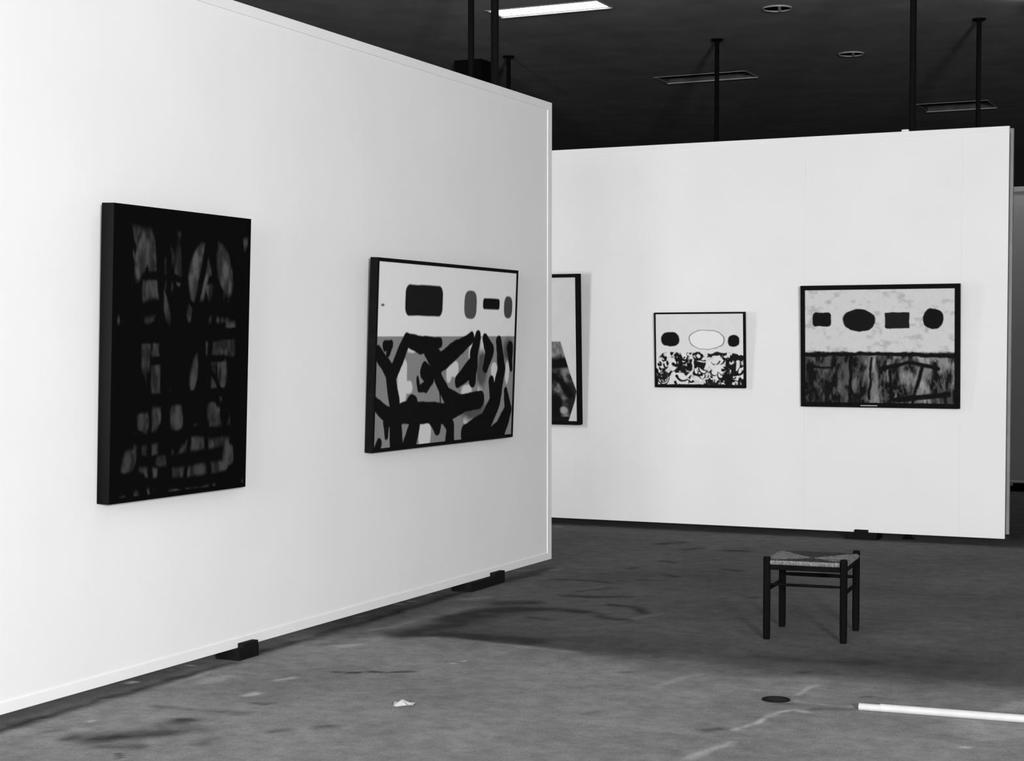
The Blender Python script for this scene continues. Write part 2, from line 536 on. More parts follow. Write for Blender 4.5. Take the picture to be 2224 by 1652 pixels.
# left partition, face at x = -4.59 looking to +x, free end at y = 10.385
XL, YN, YF = -4.59, 1.4, 10.385
pl = thing('partition_panel', 'long white exhibition partition filling the left side, hung with two paintings', 'partition', (XL, YF, 0))


def lp(name, x0, x1, y0, y1, z0, z1, m, bev=0.0):
    return boxobj(name, (x0 - XL, x1 - XL, y0 - YF, y1 - YF, z0, z1), m, pl, bev)


RD = 0.006
seams = [YN, 2.62, 3.84, 5.06, 6.28, 7.50, 8.72, YF - 0.065]
for a, b in zip(seams[:-1], seams[1:]):
    lp('sheet', XL - 0.03, XL - RD, a + 0.0002, b - 0.0002, ZB + 0.046, ZT - 0.052, M_WHITE)
lp('top_rail', XL - 0.06, XL, YN, YF, ZT - 0.052, ZT, M_RAIL, 0.0015)
lp('bottom_rail', XL - 0.06, XL, YN, YF, ZB, ZB + 0.046, M_RAIL, 0.0015)
lp('end_stile', XL - 0.06, XL, YF - 0.065, YF, ZB + 0.046, ZT - 0.052, M_RAIL, 0.0015)
for y0, y1, t0, t1 in ((6.635, 6.80, 6.672, 6.795), (9.10, 9.575, 9.43, 9.575)):
    bm = bmesh.new()
    box(bm, -0.10, 0.034, y0 - YF, y1 - YF, 0, ZB)
    box(bm, 0.0, 0.034, t0 - YF, t1 - YF, ZB, ZB + 0.022)
    box(bm, -0.10, -0.06, t0 - YF, t1 - YF, ZB, ZB + 0.05)
    obj('foot', bm, M_BLACK2, pl)

# right partition, face at y = 12.90 looking to -y, free end at x = -1.998
YR, XRN, XRF = 12.90, -7.6, -1.998
pr = thing('partition_panel', 'white exhibition partition facing the viewer on the right, hung with three framed paintings', 'partition', (XRF, YR, 0))


def rp(name, x0, x1, y0, y1, z0, z1, m, bev=0.0):
    return boxobj(name, (x0 - XRF, x1 - XRF, y0 - YR, y1 - YR, z0, z1), m, pr, bev)


seams = [XRN, -6.686, -5.486, -3.536, -2.336, XRF]
for a, b in zip(seams[:-1], seams[1:]):
    rp('sheet', a + 0.0002, b - 0.0002, YR, YR + 0.025, ZB, ZT - 0.04, M_WHITE)
rp('top_rail', XRN, XRF, YR - 0.002, YR + 0.045, ZT - 0.04, ZT, M_RAIL, 0.0015)
rp('core_frame', XRN, XRF - 0.006, YR + 0.0255, YR + 0.085, ZB, ZT - 0.045, M_BLACK)
rp('back_sheet', XRN, XRF + 0.017, YR + 0.0855, YR + 0.125, ZB + 0.025, ZT - 0.008, M_BACK, 0.0015)
rp('clip', -2.805, -2.752, YR + 0.046, YR + 0.085, ZT - 0.044, ZT + 0.022, M_RAIL, 0.004)
for x0, x1, t0, t1 in ((-3.20, -2.95, -3.125, -3.022), (-6.75, -6.5, -6.7, -6.6)):
    bm = bmesh.new()
    box(bm, x0 - XRF, x1 - XRF, -0.03, 0.16, 0, ZB)
    box(bm, t0 - XRF, t1 - XRF, -0.03, -0.0005, ZB, ZB + 0.02)
    obj('foot', bm, M_BLACK2, pr)

# far partition at the right edge of the frame
YFAR = 17.85
pf = thing('partition_panel', 'distant shaded partition showing as a strip behind the right-hand partition', 'partition', (-2.8, YFAR, 0))
boxobj('sheet', (-3.4, 4.6, 0.008, 0.03, ZB + 0.046, ZT - 0.052), M_WHITE, pf)
boxobj('top_rail', (-3.4, 4.6, 0, 0.06, ZT - 0.052, ZT), M_RAIL, pf, 0.0015)
boxobj('bottom_rail', (-3.4, 4.6, 0, 0.06, ZB, ZB + 0.046), M_RAIL, pf, 0.0015)
bm = bmesh.new()
box(bm, 0.02, 0.62, -0.04, 0.12, 0, ZB)
box(bm, 0.12, 0.55, -0.04, -0.001, ZB, ZB + 0.03)
obj('foot', bm, M_BLACK2, pf)


# unseen partition added past the right edge to keep light off the far one
pn = thing('partition_panel', 'unseen white partition added to shade the far one, just outside the right edge', 'partition', (-1.85, YR, 0))
boxobj('sheet', (0, 4.8, 0.002, 0.08, ZB, ZT - 0.04), M_WHITE, pn)
boxobj('top_rail', (0, 4.8, 0, 0.125, ZT - 0.04, ZT), M_RAIL, pn, 0.0015)
bm = bmesh.new()
for x0 in (0.6, 3.8):
    box(bm, x0, x0 + 0.25, -0.03, 0.16, 0, ZB)
obj('foot', bm, M_BLACK2, pn)

# ------------------------------------------------------------------ support posts between floor and ceiling
def post(label, x, y, z1=H, r=0.0255, z0=0.0, plate=0.07, group=None):
    t = thing('support_post', label, 'post', (x, y, 0), 0, 'posts braced between floor and ceiling')
    bm = bmesh.new()
    tube(bm, [(0, 0, z0 + 0.012), (0, 0, z1 - 0.03)], r, 16)
    obj('pole', bm, M_POST, t, smooth=True)
    bm = bmesh.new()
    lathe(bm, [(0, z1 - 0.03), (r * 1.3, z1 - 0.03), (plate, z1 - 0.012), (plate, z1), (0, z1)], 24)
    obj('ceiling_plate', bm, M_POST, t)
    bm = bmesh.new()
    lathe(bm, [(0, z0), (0.05, z0), (0.05, z0 + 0.006), (r * 1.2, z0 + 0.012), (0, z0 + 0.012)], 24)
    obj('base_plate', bm, M_POST, t)
    return t


post('thick black post behind the left partition, passing in front of the lit ceiling lamp', -4.69, 9.71)
post('black post behind the left partition, beyond its near foot', -4.69, 6.74)
post('slimmer black post just left of the thick post above the left partition', -6.547, 13.085, r=0.0265)
post('black post standing behind the right partition near its free end', -2.752, 13.085)
post('distant black post ending on the ceiling, crossing the unlit ceiling lamp in the middle', -6.131, 18.54)
post('distant black post ending on the ceiling, just right of the thick post', -8.77, 18.54)
post('distant black post at upper right, rightmost of the posts', -3.206, 18.58)

col = boxobj('column', (-0.18, 0.18, -0.2, 0.2, 0, H), M_BLACK)
col.location = (-9.33, 18.75, 0)
col['label'] = 'dark square column far behind the left partition, below the slim post'
col['category'] = 'column'


# ------------------------------------------------------------------ ceiling fixtures
def lamp(label, rc, lit, drop=-0.003):
    """fixture let into the ceiling: trough, lip on the ceiling, diffuser or tubes"""
    x, y, lx, ly = rc
    t = thing('ceiling_lamp', label, 'ceiling lamp', (x, y, H), 0, 'rectangular fluorescent ceiling lamps')
    bm = bmesh.new()
    w, p = 0.016, 0.016
    box(bm, -lx / 2 - w, lx / 2 + w, -ly / 2 - w, -ly / 2 + 0.004, -p * 0.4, -0.0003)
    box(bm, -lx / 2 - w, lx / 2 + w, ly / 2 - 0.004, ly / 2 + w, -p, -0.0003)
    box(bm, -lx / 2 - w, -lx / 2 + 0.004, -ly / 2 + 0.004, ly / 2 - 0.004, -p * 0.4, -0.0003)
    box(bm, lx / 2 - 0.004, lx / 2 + w, -ly / 2 + 0.004, ly / 2 - 0.004, -p * 0.4, -0.0003)
    obj('lip', bm, M_TRIM, t)
    hx, hy = lx / 2 - 0.002, ly / 2 - 0.002
    bm = bmesh.new()
    box(bm, -hx, hx, -hy, hy, 0.15, 0.156)
    box(bm, -hx, -hx + 0.004, -hy, hy, 0.0, 0.15)
    box(bm, hx - 0.004, hx, -hy, hy, 0.0, 0.15)
    box(bm, -hx + 0.004, hx - 0.004, -hy, -hy + 0.004, 0.0, 0.15)
    box(bm, -hx + 0.004, hx - 0.004, hy - 0.004, hy, 0.0, 0.15)
    obj('trough', bm, M_DIFF, t)
    if lit:
        bm = bmesh.new()
        box(bm, -hx + 0.006, hx - 0.006, -hy + 0.006, hy - 0.006, -drop, 0.02)
        obj('diffuser', bm, M_LAMP2 if drop > 0 else M_LAMP, t)
    else:
        for k in (-1, 1):
            bm = bmesh.new()
            tube(bm, [(-hx + 0.03, k * ly * 0.2, 0.10), (hx - 0.03, k * ly * 0.2, 0.10)], 0.018, 12)
            obj('tube', bm, M_DIFF, t, smooth=True)
    return t


lamp('lit white fluorescent ceiling lamp at the top edge behind the thick black post', RECESS[0], True)
lamp('lit ceiling lamp just past the upper right corner of the picture', RECESS[1], True, 0.10)
lamp('unlit rectangular ceiling lamp in the middle, crossed by a distant post', RECESS[2], False)
lamp('faint unlit rectangular ceiling lamp at right, farthest of the ceiling lamps', RECESS[3], False)
lamp('lit ceiling lamp hidden behind the left partition', RECESS[4], True)
lamp('unseen lit ceiling lamp added overhead in the foreground bay, above the picture', RECESS[5], True)


def downlight(label, x, y, r=0.15):
    t = thing('round_ceiling_fitting', label, 'ceiling fitting', (x, y, H - 0.06), math.atan2(-x, y), 'round ceiling fittings')
    bm = bmesh.new()
    lathe(bm, [(r - 0.008, 0.0595), (r - 0.007, 0.046), (r, 0.044), (r + 0.006, 0.0595)], 40)
    obj('rim', bm, M_TRIM, t, smooth=True)
    bm = bmesh.new()
    lathe(bm, [(0, 0.057), (r - 0.009, 0.057), (r - 0.009, 0.0595), (0, 0.0595)], 40)
    obj('recess', bm, M_BLACK, t)  # flat disc, the shade of a hollow painted as black
    bm = bmesh.new()
    box(bm, 0.008, 0.04, -r + 0.009, r - 0.009, 0.046, 0.0565)
    obj('divider', bm, M_RAIL, t)
    return t


downlight('round ceiling fitting with a pale divider, nearer one at the top edge', -5.0, 17.09)
downlight('round ceiling fitting with a pale divider, smaller and farther one', -4.97, 20.12)


# ------------------------------------------------------------------ paintings
def canvas_mesh(name, w, h, nx, ny, fn, depth):
    """thin stretched canvas: painted front grid at depth in front of the wall, dark sides and back"""
    u = np.linspace(0, 1, nx); v = np.linspace(0, 1, ny)
    U, V = np.meshgrid(u, v)                       # V = 0 at the top
    c = np.clip(fn(U * w, V * h, U, V), 0.003, 0.9)
    n = nx * ny
    co = np.zeros((n + 8, 3), np.float32)
    co[:n, 0] = (U * w).ravel(); co[:n, 1] = -depth; co[:n, 2] = ((1 - V) * h).ravel()
    for i, (a, b, d) in enumerate(((0, 0, -depth), (w, 0, -depth), (w, h, -depth), (0, h, -depth),
                                   (0, 0, 0), (w, 0, 0), (w, h, 0), (0, h, 0))):
        co[n + i] = (a, d, b)
    idx = np.arange(n).reshape(ny, nx)
    q = np.stack([idx[:-1, :-1], idx[1:, :-1], idx[1:, 1:], idx[:-1, 1:]], -1).reshape(-1, 4)
    side = np.array([(0, 4, 5, 1), (1, 5, 6, 2), (2, 6, 7, 3), (3, 7, 4, 0), (4, 7, 6, 5)]) + n
    q = np.concatenate([q, side])
    me = bpy.data.meshes.new(name)
    me.vertices.add(len(co)); me.vertices.foreach_set('co', co.ravel())
    me.loops.add(q.size); me.loops.foreach_set('vertex_index', q.ravel().astype(np.int32))
    me.polygons.add(len(q)); me.polygons.foreach_set('loop_start', np.arange(0, q.size, 4, dtype=np.int32))
    me.update(calc_edges=True)
    at = me.attributes.new('paint', 'FLOAT', 'POINT')
    at.data.foreach_set('value', np.concatenate([c.ravel(), np.full(8, 0.013)]).astype(np.float32))
    me.materials.append(M_CAN)
    o = bpy.data.objects.new(name, me)
    COL.objects.link(o)
    return o


def painting(label, w, h, depth, wall, a, zb, tilt, fn, nx, ny, fw=0.0, lip=0.004, group=None):
    """local frame: x to the right along the wall, y into the wall, z up from the lower back edge; wall 'L' or 'R'"""
    t = thing('painting', label, 'painting', (0, 0, 0))
    if wall == 'L':
        t.location = (XL + 0.003, a, zb); t.rotation_euler = (math.atan2(tilt, h), 0, R90)
    else:
        t.location = (a, YR - 0.003, zb); t.rotation_euler = (math.atan2(tilt, h), 0, 0)
    c = canvas_mesh('canvas', w - 2 * fw, h - 2 * fw, nx, ny, fn, depth - (lip if fw else 0))
    c.parent = t
    c.location = (fw, 0, fw)
    if fw:
        bm = bmesh.new()
        box(bm, 0, w, -depth, 0, 0, fw - 0.0005)
        box(bm, 0, w, -depth, 0, h - fw + 0.0005, h)
        box(bm, 0, fw - 0.0005, -depth, 0, fw - 0.0005, h - fw + 0.0005)
        box(bm, w - fw + 0.0005, w, -depth, 0, fw - 0.0005, h - fw + 0.0005)
        obj('frame', bm, M_BLACK, t)
    return t


def lay(c, d, col, soft=0.004):
    m = 1 - sst(-soft, soft, d)
    return c * (1 - m) + col * m


def rrect(x, y, cx, cy, hx, hy, r):
    dx = np.abs(x - cx) - hx + r; dy = np.abs(y - cy) - hy + r
    return np.hypot(np.maximum(dx, 0), np.maximum(dy, 0)) + np.minimum(np.maximum(dx, dy), 0) - r


def sup(x, y, cx, cy, hx, hy, p):
    return ((np.abs((x - cx) / hx) ** p + np.abs((y - cy) / hy) ** p) ** (1 / p) - 1) * min(hx, hy)


def art_dark(x, y, U, V):
    """nearly black abstract: dim grey slivers between broad dark brush bars"""
    wx = x + (fbm(x * 7, y * 7, 4) - 0.5) * 0.03
    wy = y + (fbm(x * 7, y * 7, 8) - 0.5) * 0.03
    base = np.full_like(x, 0.004)
    gl = 0.016 + 0.040 * sst(0.3, 0.75, fbm(x * 26, y * 12, 31))
    c = base.copy()
    # loose upright slivers of grey left between broad dark bars
    st = fbm(x * 11 + 3, y * 3.6, 71, 3)
    mask = sst(0.53, 0.60, st)
    bars = np.zeros_like(x)
    for yy, hw in ((0.05, 0.05), (0.30, 0.02), (0.425, 0.04), (0.52, 0.035), (0.66, 0.02), (0.835, 0.035), (0.985, 0.03), (1.10, 0.035), (1.20, 0.03)):
        bars = np.maximum(bars, 1 - sst(hw * 0.6, hw * 1.3, np.abs(wy - yy - 0.03 * (vnoise(x * 5, y * 0 + yy * 9, 3) - 0.5))))
    for xx, hw in ((0.13, 0.018), (0.30, 0.022), (0.40, 0.025), (0.53, 0.02), (0.70, 0.022), (0.90, 0.02)):
        bars = np.maximum(bars, 1 - sst(hw * 0.5, hw * 1.3, np.abs(wx - xx - 0.10 * (vnoise(x * 0 + xx * 7, y * 3, 5) - 0.5))))
    mask = mask * (1 - bars)
    c = c * (1 - mask) + gl * mask
    for cx, cy, hx, hy, sk, p in ((0.235, 0.63, 0.035, 0.075, 0.0, 4), (0.85, 0.56, 0.045, 0.08, 0.0, 5), (0.46, 0.91, 0.045, 0.055, -0.05, 4), (0.72, 0.90, 0.035, 0.045, 0.1, 3),
                                  (0.13, 1.09, 0.05, 0.05, 0.2, 3), (0.37, 1.10, 0.05, 0.025, 0.0, 3), (0.36, 0.42, 0.028, 0.09, -0.35, 1.6), (0.58, 0.72, 0.032, 0.09, 0.18, 1.5),
                                  (0.80, 0.75, 0.028, 0.09, 0.12, 1.6), (0.22, 0.92, 0.04, 0.04, 0.0, 3), (0.86, 1.10, 0.045, 0.05, 0.0, 3), (0.55, 0.44, 0.03, 0.05, 0.1, 2)):
        d = sup(wx + sk * (wy - cy), wy, cx, cy, hx, hy, p)
        m = 1 - sst(-0.010, 0.006, d)
        c = c * (1 - m) + gl * m
    # a few broad pale petals high on the canvas
    for cx, cy, hx, hy, sk, k in ((0.19, 0.21, 0.045, 0.10, 0.3, 1.2), (0.60, 0.27, 0.075, 0.14, 0.15, 1.35), (0.80, 0.25, 0.06, 0.12, -0.25, 1.25)):
        d = sup(wx + sk * (wy - cy), wy, cx, cy, hx, hy, 1.7)
        m = 1 - sst(-0.012, 0.008, d)
        c = c * (1 - m) + gl * 1.15 * k * m
    for pts, r in (([(0.0, 0.57), (1.0, 0.53)], 0.03), ([(0.3, 0.1), (0.42, 1.2)], 0.02), ([(0.66, 0.15), (0.55, 0.55)], 0.022),
                   ([(0.0, 0.83), (1.0, 0.80)], 0.022), ([(0.72, 0.72), (0.93, 0.95)], 0.014), ([(0.55, 0.40), (0.66, 0.50), (0.74, 0.32)], 0.013)):
        c = lay(c, seg_dist(wx, wy, pts, [r] * len(pts)), 0.004, 0.006)
    ed = np.minimum(np.minimum(U, 1 - U) * 1.0, np.minimum(V, 1 - V) * 1.26)
    return np.where(ed < 0.022, 0.004, c)


def art_brush(x, y, U, V):
    """pale upper band with four rounded shapes, grey lower field under thick black brushwork"""
    W, Hh = 1.74, 1.03
    wx = x + (fbm(x * 9, y * 9, 2) - 0.5) * 0.022
    wy = y + (fbm(x * 9, y * 9, 5) - 0.5) * 0.022
    top = 0.80 + 0.02 * (fbm(x * 30, y * 30, 1) - 0.5)
    hz = 0.405 - 0.01 * U
    low = 0.255 + 0.03 * (fbm(x * 5, y * 5, 7) - 0.5)
    c = np.where(y < hz * 1, top, low)
    m = sst(hz - 0.004, hz + 0.004, y)
    c = top * (1 - m) + low * m
    bx, by = wx, wy
    wx, wy = x + (bx - x) * 0.25, y + (by - y) * 0.25
    c = lay(c, rrect(wx, wy, 0.53, 0.20, 0.225, 0.088, 0.05), 0.014, 0.005)
    c = lay(c, sup(wx, wy, 1.115, 0.21, 0.083, 0.085, 3.0), 0.075 + 0.03 * fbm(x * 14, y * 4, 3), 0.005)
    c = lay(c, rrect(wx, wy, 1.40, 0.20, 0.118, 0.034, 0.022), 0.010, 0.005)
    c = lay(c, sup(wx, wy, 1.64, 0.215, 0.06, 0.07, 2.6), 0.055 + 0.03 * fbm(x * 14, y * 6, 6), 0.005)
    c = lay(c, sup(wx, wy, 0.055, 0.235, 0.018, 0.007, 2), 0.10, 0.004)
    wx, wy = bx, by
    # light dabs
    for cx, cy, hx, hy in ((0.30, 0.66, 0.05, 0.13), (0.36, 0.69, 0.06, 0.035), (0.93, 0.59, 0.05, 0.05), (0.86, 0.61, 0.035, 0.06),
                           (1.16, 0.50, 0.05, 0.08), (1.30, 0.47, 0.035, 0.07), (1.10, 0.73, 0.07, 0.04), (1.28, 0.71, 0.03, 0.07),
                           (1.47, 0.62, 0.045, 0.06), (1.66, 0.62, 0.028, 0.07), (1.00, 0.66, 0.03, 0.03), (0.58, 0.95, 0.075, 0.10),
                           (1.13, 0.90, 0.06, 0.028), (1.42, 0.84, 0.02, 0.05), (0.40, 0.475, 0.05, 0.02)):
        c = lay(c, sup(wx, wy, cx, cy, hx, hy, 2.6), 0.66, 0.007)
    gy_ = 0.055 + 0.06 * fbm(x * 16, y * 7, 44)
    c = lay(c, sup(wx, wy, 1.30, 0.60, 0.07, 0.12, 2), gy_, 0.02)
    c = lay(c, sup(wx, wy, 1.20, 0.84, 0.15, 0.07, 2.2), gy_, 0.03)
    c = lay(c, sup(wx, wy, 1.66, 0.48, 0.07, 0.07, 2), gy_, 0.03)
    K = 0.009
    S = [([(0.02, 0.50), (0.16, 0.60), (0.22, 0.78), (0.26, 1.02)], [0.04, 0.05, 0.055, 0.07]),
         ([(0.20, 0.60), (0.34, 0.42)], [0.05, 0.04]),
         ([(0.34, 0.42), (0.50, 0.455), (0.73, 0.435)], [0.035, 0.05, 0.03]),
         ([(0.60, 0.47), (0.70, 0.54), (0.72, 0.64), (0.84, 0.745), (1.02, 0.80), (1.28, 0.785)], [0.06, 0.065, 0.042, 0.045, 0.05, 0.055]),
         ([(0.72, 0.56), (0.88, 0.50), (1.14, 0.405)], [0.06, 0.055, 0.035]),
         ([(1.23, 0.40), (1.18, 0.50), (1.17, 0.66)], [0.038, 0.05, 0.045]),
         ([(1.17, 0.58), (0.98, 0.665)], [0.06, 0.04]),
         ([(1.33, 0.41), (1.40, 0.49), (1.34, 0.59)], [0.032, 0.055, 0.035]),
         ([(1.52, 0.43), (1.575, 0.60), (1.50, 0.80), (1.36, 0.94), (1.10, 0.98)], [0.035, 0.05, 0.068, 0.07, 0.055]),
         ([(1.43, 0.68), (1.48, 0.80)], [0.035, 0.045]),
         ([(0.00, 0.77), (0.16, 0.845), (0.38, 0.83), (0.80, 0.85), (1.05, 0.82)], [0.035, 0.05, 0.06, 0.06, 0.04]),
         ([(0.42, 0.80), (0.46, 0.90), (0.40, 1.03)], [0.07, 0.06, 0.07]),
         ([(0.80, 0.84), (0.90, 0.93), (0.90, 1.03)], [0.05, 0.045, 0.055]),
         ([(0.64, 0.86), (0.74, 0.93), (0.78, 0.88)], [0.04, 0.045, 0.02]),
         ([(0.56, 0.60), (0.62, 0.63), (0.58, 0.69), (0.50, 0.70), (0.48, 0.64)], [0.05, 0.055, 0.035, 0.02, 0.014]),
         ([(0.10, 0.455), (0.16, 0.45), (0.13, 0.50)], [0.03, 0.025, 0.018]),
         ([(1.68, 0.47), (1.71, 0.60)], [0.04, 0.02]),
         ([(1.65, 0.74), (1.69, 0.86), (1.58, 0.99), (1.40, 1.03)], [0.025, 0.05, 0.07, 0.05]),
         ([(0.13, 0.88), (0.14, 0.95)], [0.035, 0.02]), ([(0.06, 0.99), (0.03, 1.03)], [0.03, 0.03]),
         ([(0.74, 0.66), (0.77, 0.82)], [0.006, 0.008])]
    for pts, rad in S:
        rad = [r * 1.08 for r in rad]
        c = lay(c, seg_dist(wx, wy * 1.0, pts, rad), K, 0.005)
    return c


def art_wedge(x, y, U, V):
    """pale field with a dark mottled wedge coming in from the lower left (W = .94, H = 1.19)"""
    c = 0.62 + 0.06 * (fbm(x * 12, y * 12, 3) - 0.5)
    wx = x + (fbm(x * 8, y * 8, 2) - 0.5) * 0.05
    wy = y + (fbm(x * 8, y * 8, 5) - 0.5) * 0.05
    edge = np.interp(y, [0.53, 0.56, 0.80, 0.94, 1.02, 1.19], [0.80, 0.81, 0.885, 0.94, 0.925, 0.865])
    low = 0.02 + 0.26 * sst(0.40, 0.72, fbm(x * 9, y * 7, 11))
    for pts, rad in (([(0.70, 0.72), (0.84, 0.70)], [0.05, 0.045]), ([(0.66, 0.80), (0.80, 0.86), (0.89, 0.98)], [0.03, 0.035, 0.03]),
                     ([(0.60, 1.02), (0.76, 1.04), (0.74, 1.19)], [0.06, 0.06, 0.07]), ([(0.30, 0.6), (0.5, 0.9), (0.4, 1.1)], [0.05, 0.06, 0.05])):
        low = lay(low, seg_dist(wx, wy, pts, rad), 0.009, 0.02)
    low = lay(low, sup(wx, wy, 0.83, 1.10, 0.035, 0.025, 2.5), 0.33, 0.01)
    low = np.where(y > 1.155, 0.012, low)
    m = (1 - sst(-0.003, 0.003, x - edge)) * sst(0.525, 0.532, y)
    return c * (1 - m) + low * m


def art_scrawl(x, y, U, V):
    """small picture: pale band with two dark ovals and an outlined one, black-and-white scrawl below (W = .735, H = .58)"""
    wx = x + (fbm(x * 16, y * 16, 2) - 0.5) * 0.02
    wy = y + (fbm(x * 16, y * 16, 5) - 0.5) * 0.02
    c = 0.70 + 0.05 * (fbm(x * 20, y * 20, 1) - 0.5)
    d = sup(wx, wy, 0.43, 0.205, 0.145, 0.075, 2.4)
    c = lay(c, d, 0.78, 0.004)
    c = lay(c, np.abs(d) - 0.0022, 0.12, 0.003)
    c = lay(c, sup(wx, wy, 0.125, 0.20, 0.08, 0.06, 2.3), 0.010, 0.004)
    c = lay(c, sup(wx, wy, 0.655, 0.215, 0.052, 0.047, 2.3), 0.010, 0.004)
    hz = 0.31 + (fbm(x * 25, x * 0, 7) - 0.5) * 0.03
    low = 0.72 - 0.25 * sst(0.5, 0.75, fbm(x * 20, y * 20, 13))
    low = low * (1 - 0.98 * sst(0.52, 0.60, fbm(x * 15, y * 13, 23, 3)))
    rng = np.random.RandomState(5)
    for k in range(105):
        px_, py_ = rng.uniform(0.0, 0.735), rng.uniform(0.31, 0.58)
        an = rng.uniform(0.8, 2.4); L = rng.uniform(0.04, 0.12); cv = rng.uniform(-2.2, 2.2)
        pts = [(px_, py_)]
        for s in range(5):
            an += cv * 0.45
            pts.append((pts[-1][0] + math.cos(an) * L / 5, pts[-1][1] + math.sin(an) * L / 5))
        r = rng.uniform(0.004, 0.013)
        low = lay(low, seg_dist(wx, wy, pts, [r * 1.2, r, r, r * 0.9, r * 0.7, r * 0.4]), 0.70 if k % 3 == 2 else 0.010, 0.004)
    for k in range(3):
        d = np.abs(np.hypot(wx - 0.062, (wy - 0.515)) - (0.016 + 0.017 * k)) - 0.005
        low = lay(low, d, 0.02, 0.004)
    low = np.where(y > 0.565 + 0.01 * (fbm(x * 30, y, 3) - 0.5), 0.012, low)
    m = sst(hz - 0.004, hz + 0.006, y)
    return c * (1 - m) + low * m


def art_plain(x, y, U, V):
    """plain two-part abstract: mottled pale band with simple dark patches, dark streaked field below (W = 1.14, H = .87)"""
    wx = x + (fbm(x * 14, y * 14, 2) - 0.5) * 0.02
    wy = y + (fbm(x * 14, y * 14, 5) - 0.5) * 0.02
    c = 0.60 - 0.16 * sst(0.52, 0.8, fbm(x * 16, y * 22, 1)) + 0.05 * (fbm(x * 60, y * 60, 5) - 0.5)
    c = lay(c, rrect(wx, wy, 0.135, 0.225, 0.075, 0.055, 0.03), 0.010, 0.004)
    c = lay(c, sup(wx, wy, 0.42, 0.235, 0.125, 0.085, 2.2), 0.012, 0.004)
    c = lay(c, rrect(wx, wy, 0.715, 0.235, 0.095, 0.062, 0.012), 0.016, 0.004)
    c = lay(c, sup(wx, wy, 0.985, 0.225, 0.075, 0.08, 2.2), 0.010, 0.004)
    hz = 0.475 + (fbm(x * 30, x * 0, 7) - 0.5) * 0.02
    st = fbm(x * 17, y * 6, 9, 5)
    low = 0.010 + 0.20 * sst(0.47, 0.72, st) * (0.35 + 0.75 * sst(0.25, 0.6, U)) + 0.05 * sst(0.5, 0.7, fbm(x * 40, y * 18, 19))
    low = low + 0.18 * sst(0.55, 0.75, fbm(x * 8, y * 5, 29)) * sst(0.3, 0.5, U)
    for pts, rad in (([(0.0, 0.50), (0.5, 0.49), (1.14, 0.505)], [0.018, 0.014, 0.02]), ([(0.36, 0.50), (0.35, 0.86)], [0.018, 0.012]),
                     ([(0.02, 0.59), (0.22, 0.60)], [0.012, 0.008]), ([(0.62, 0.60), (0.80, 0.56), (1.02, 0.60)], [0.02, 0.014, 0.018]),
                     ([(0.52, 0.52), (0.50, 0.84)], [0.010, 0.012]), ([(0.66, 0.62), (0.67, 0.84)], [0.014, 0.010]), ([(0.90, 0.60), (0.83, 0.86)], [0.016, 0.012]),
                     ([(0.70, 0.84), (1.10, 0.80)], [0.02, 0.022])):
        low = lay(low, seg_dist(wx, wy, pts, rad), 0.009, 0.007)
    m = sst(hz - 0.006, hz + 0.008, y)
    return c * (1 - m) + low * m


painting('large upright nearly black abstract canvas, nearest one on the left partition', 1.007, 1.262, 0.063, 'L', 5.641, 0.834, 0.042,
         art_dark, 200, 250)
painting('black-framed painting with thick black brushwork under a pale band, on the left partition', 1.786, 1.055, 0.046, 'L', 7.876, 0.921, 0.040,
         art_brush, 400, 300, fw=0.02)
painting('partly hidden black-framed painting with a dark wedge, on the right partition beside the left one', 1.0, 1.25, 0.055, 'R', -5.418 - 1.0, 0.844, 0.045,
         art_wedge, 190, 250, fw=0.03)
painting('smallest framed painting, black-and-white scrawl below, in the middle of the right partition', 0.762, 0.605, 0.035, 'R', -4.768, 1.163, 0.03,
         art_scrawl, 250, 200, fw=0.0135)
pt = painting('wide black-framed painting nearest the free end of the right partition', 1.217, 0.94, 0.045, 'R', -3.550, 1.026, 0.040,
              art_plain, 330, 260, fw=0.036)
boxobj('name_plate', (0.47, 0.60, -0.047, -0.0452, 0.010, 0.018), M_METAL, pt)

# ------------------------------------------------------------------ stool
st = thing('stool', 'black wooden stool with a woven rush seat standing alone on the floor', 'stool', (-2.285, 8.512, 0), math.radians(5.0))
SW, SD, SH = 0.195, 0.205, 0.423            # half spacing of the legs
LR = 0.0192
for sx in (-1, 1):
    for sy in (-1, 1):
        bm = bmesh.new()
        lx, ly = sx * SW, sy * SD
        lh = SH - (0.024 if (sx, sy) == (-1, 1) else 0)
        lathe(bm, [(0, 0), (LR * 0.82, 0), (LR * 0.92, 0.006), (LR, 0.05), (LR, lh - 0.008), (LR * 0.85, lh), (0, lh)], 14)
        bmesh.ops.translate(bm, verts=bm.verts, vec=(lx, ly, 0))
        obj('leg', bm, M_WOOD, st, smooth=True)
RZ0, RZ1 = 0.358, 0.388
for (a, b) in (((-SW, -SD), (SW, -SD)), ((-SW, SD), (SW, SD)), ((-SW, -SD), (-SW, SD)), ((SW, -SD), (SW, SD))):
    bm = bmesh.new()
    if a[1] == b[1]:
        box(bm, a[0] + LR, b[0] - LR, a[1] - 0.012, a[1] + 0.012, RZ0, RZ1)
    else:
        box(bm, a[0] - 0.012, a[0] + 0.012, a[1] + LR, b[1] - LR, RZ0, RZ1)
    obj('apron', bm, M_WOOD, st, 0.003)
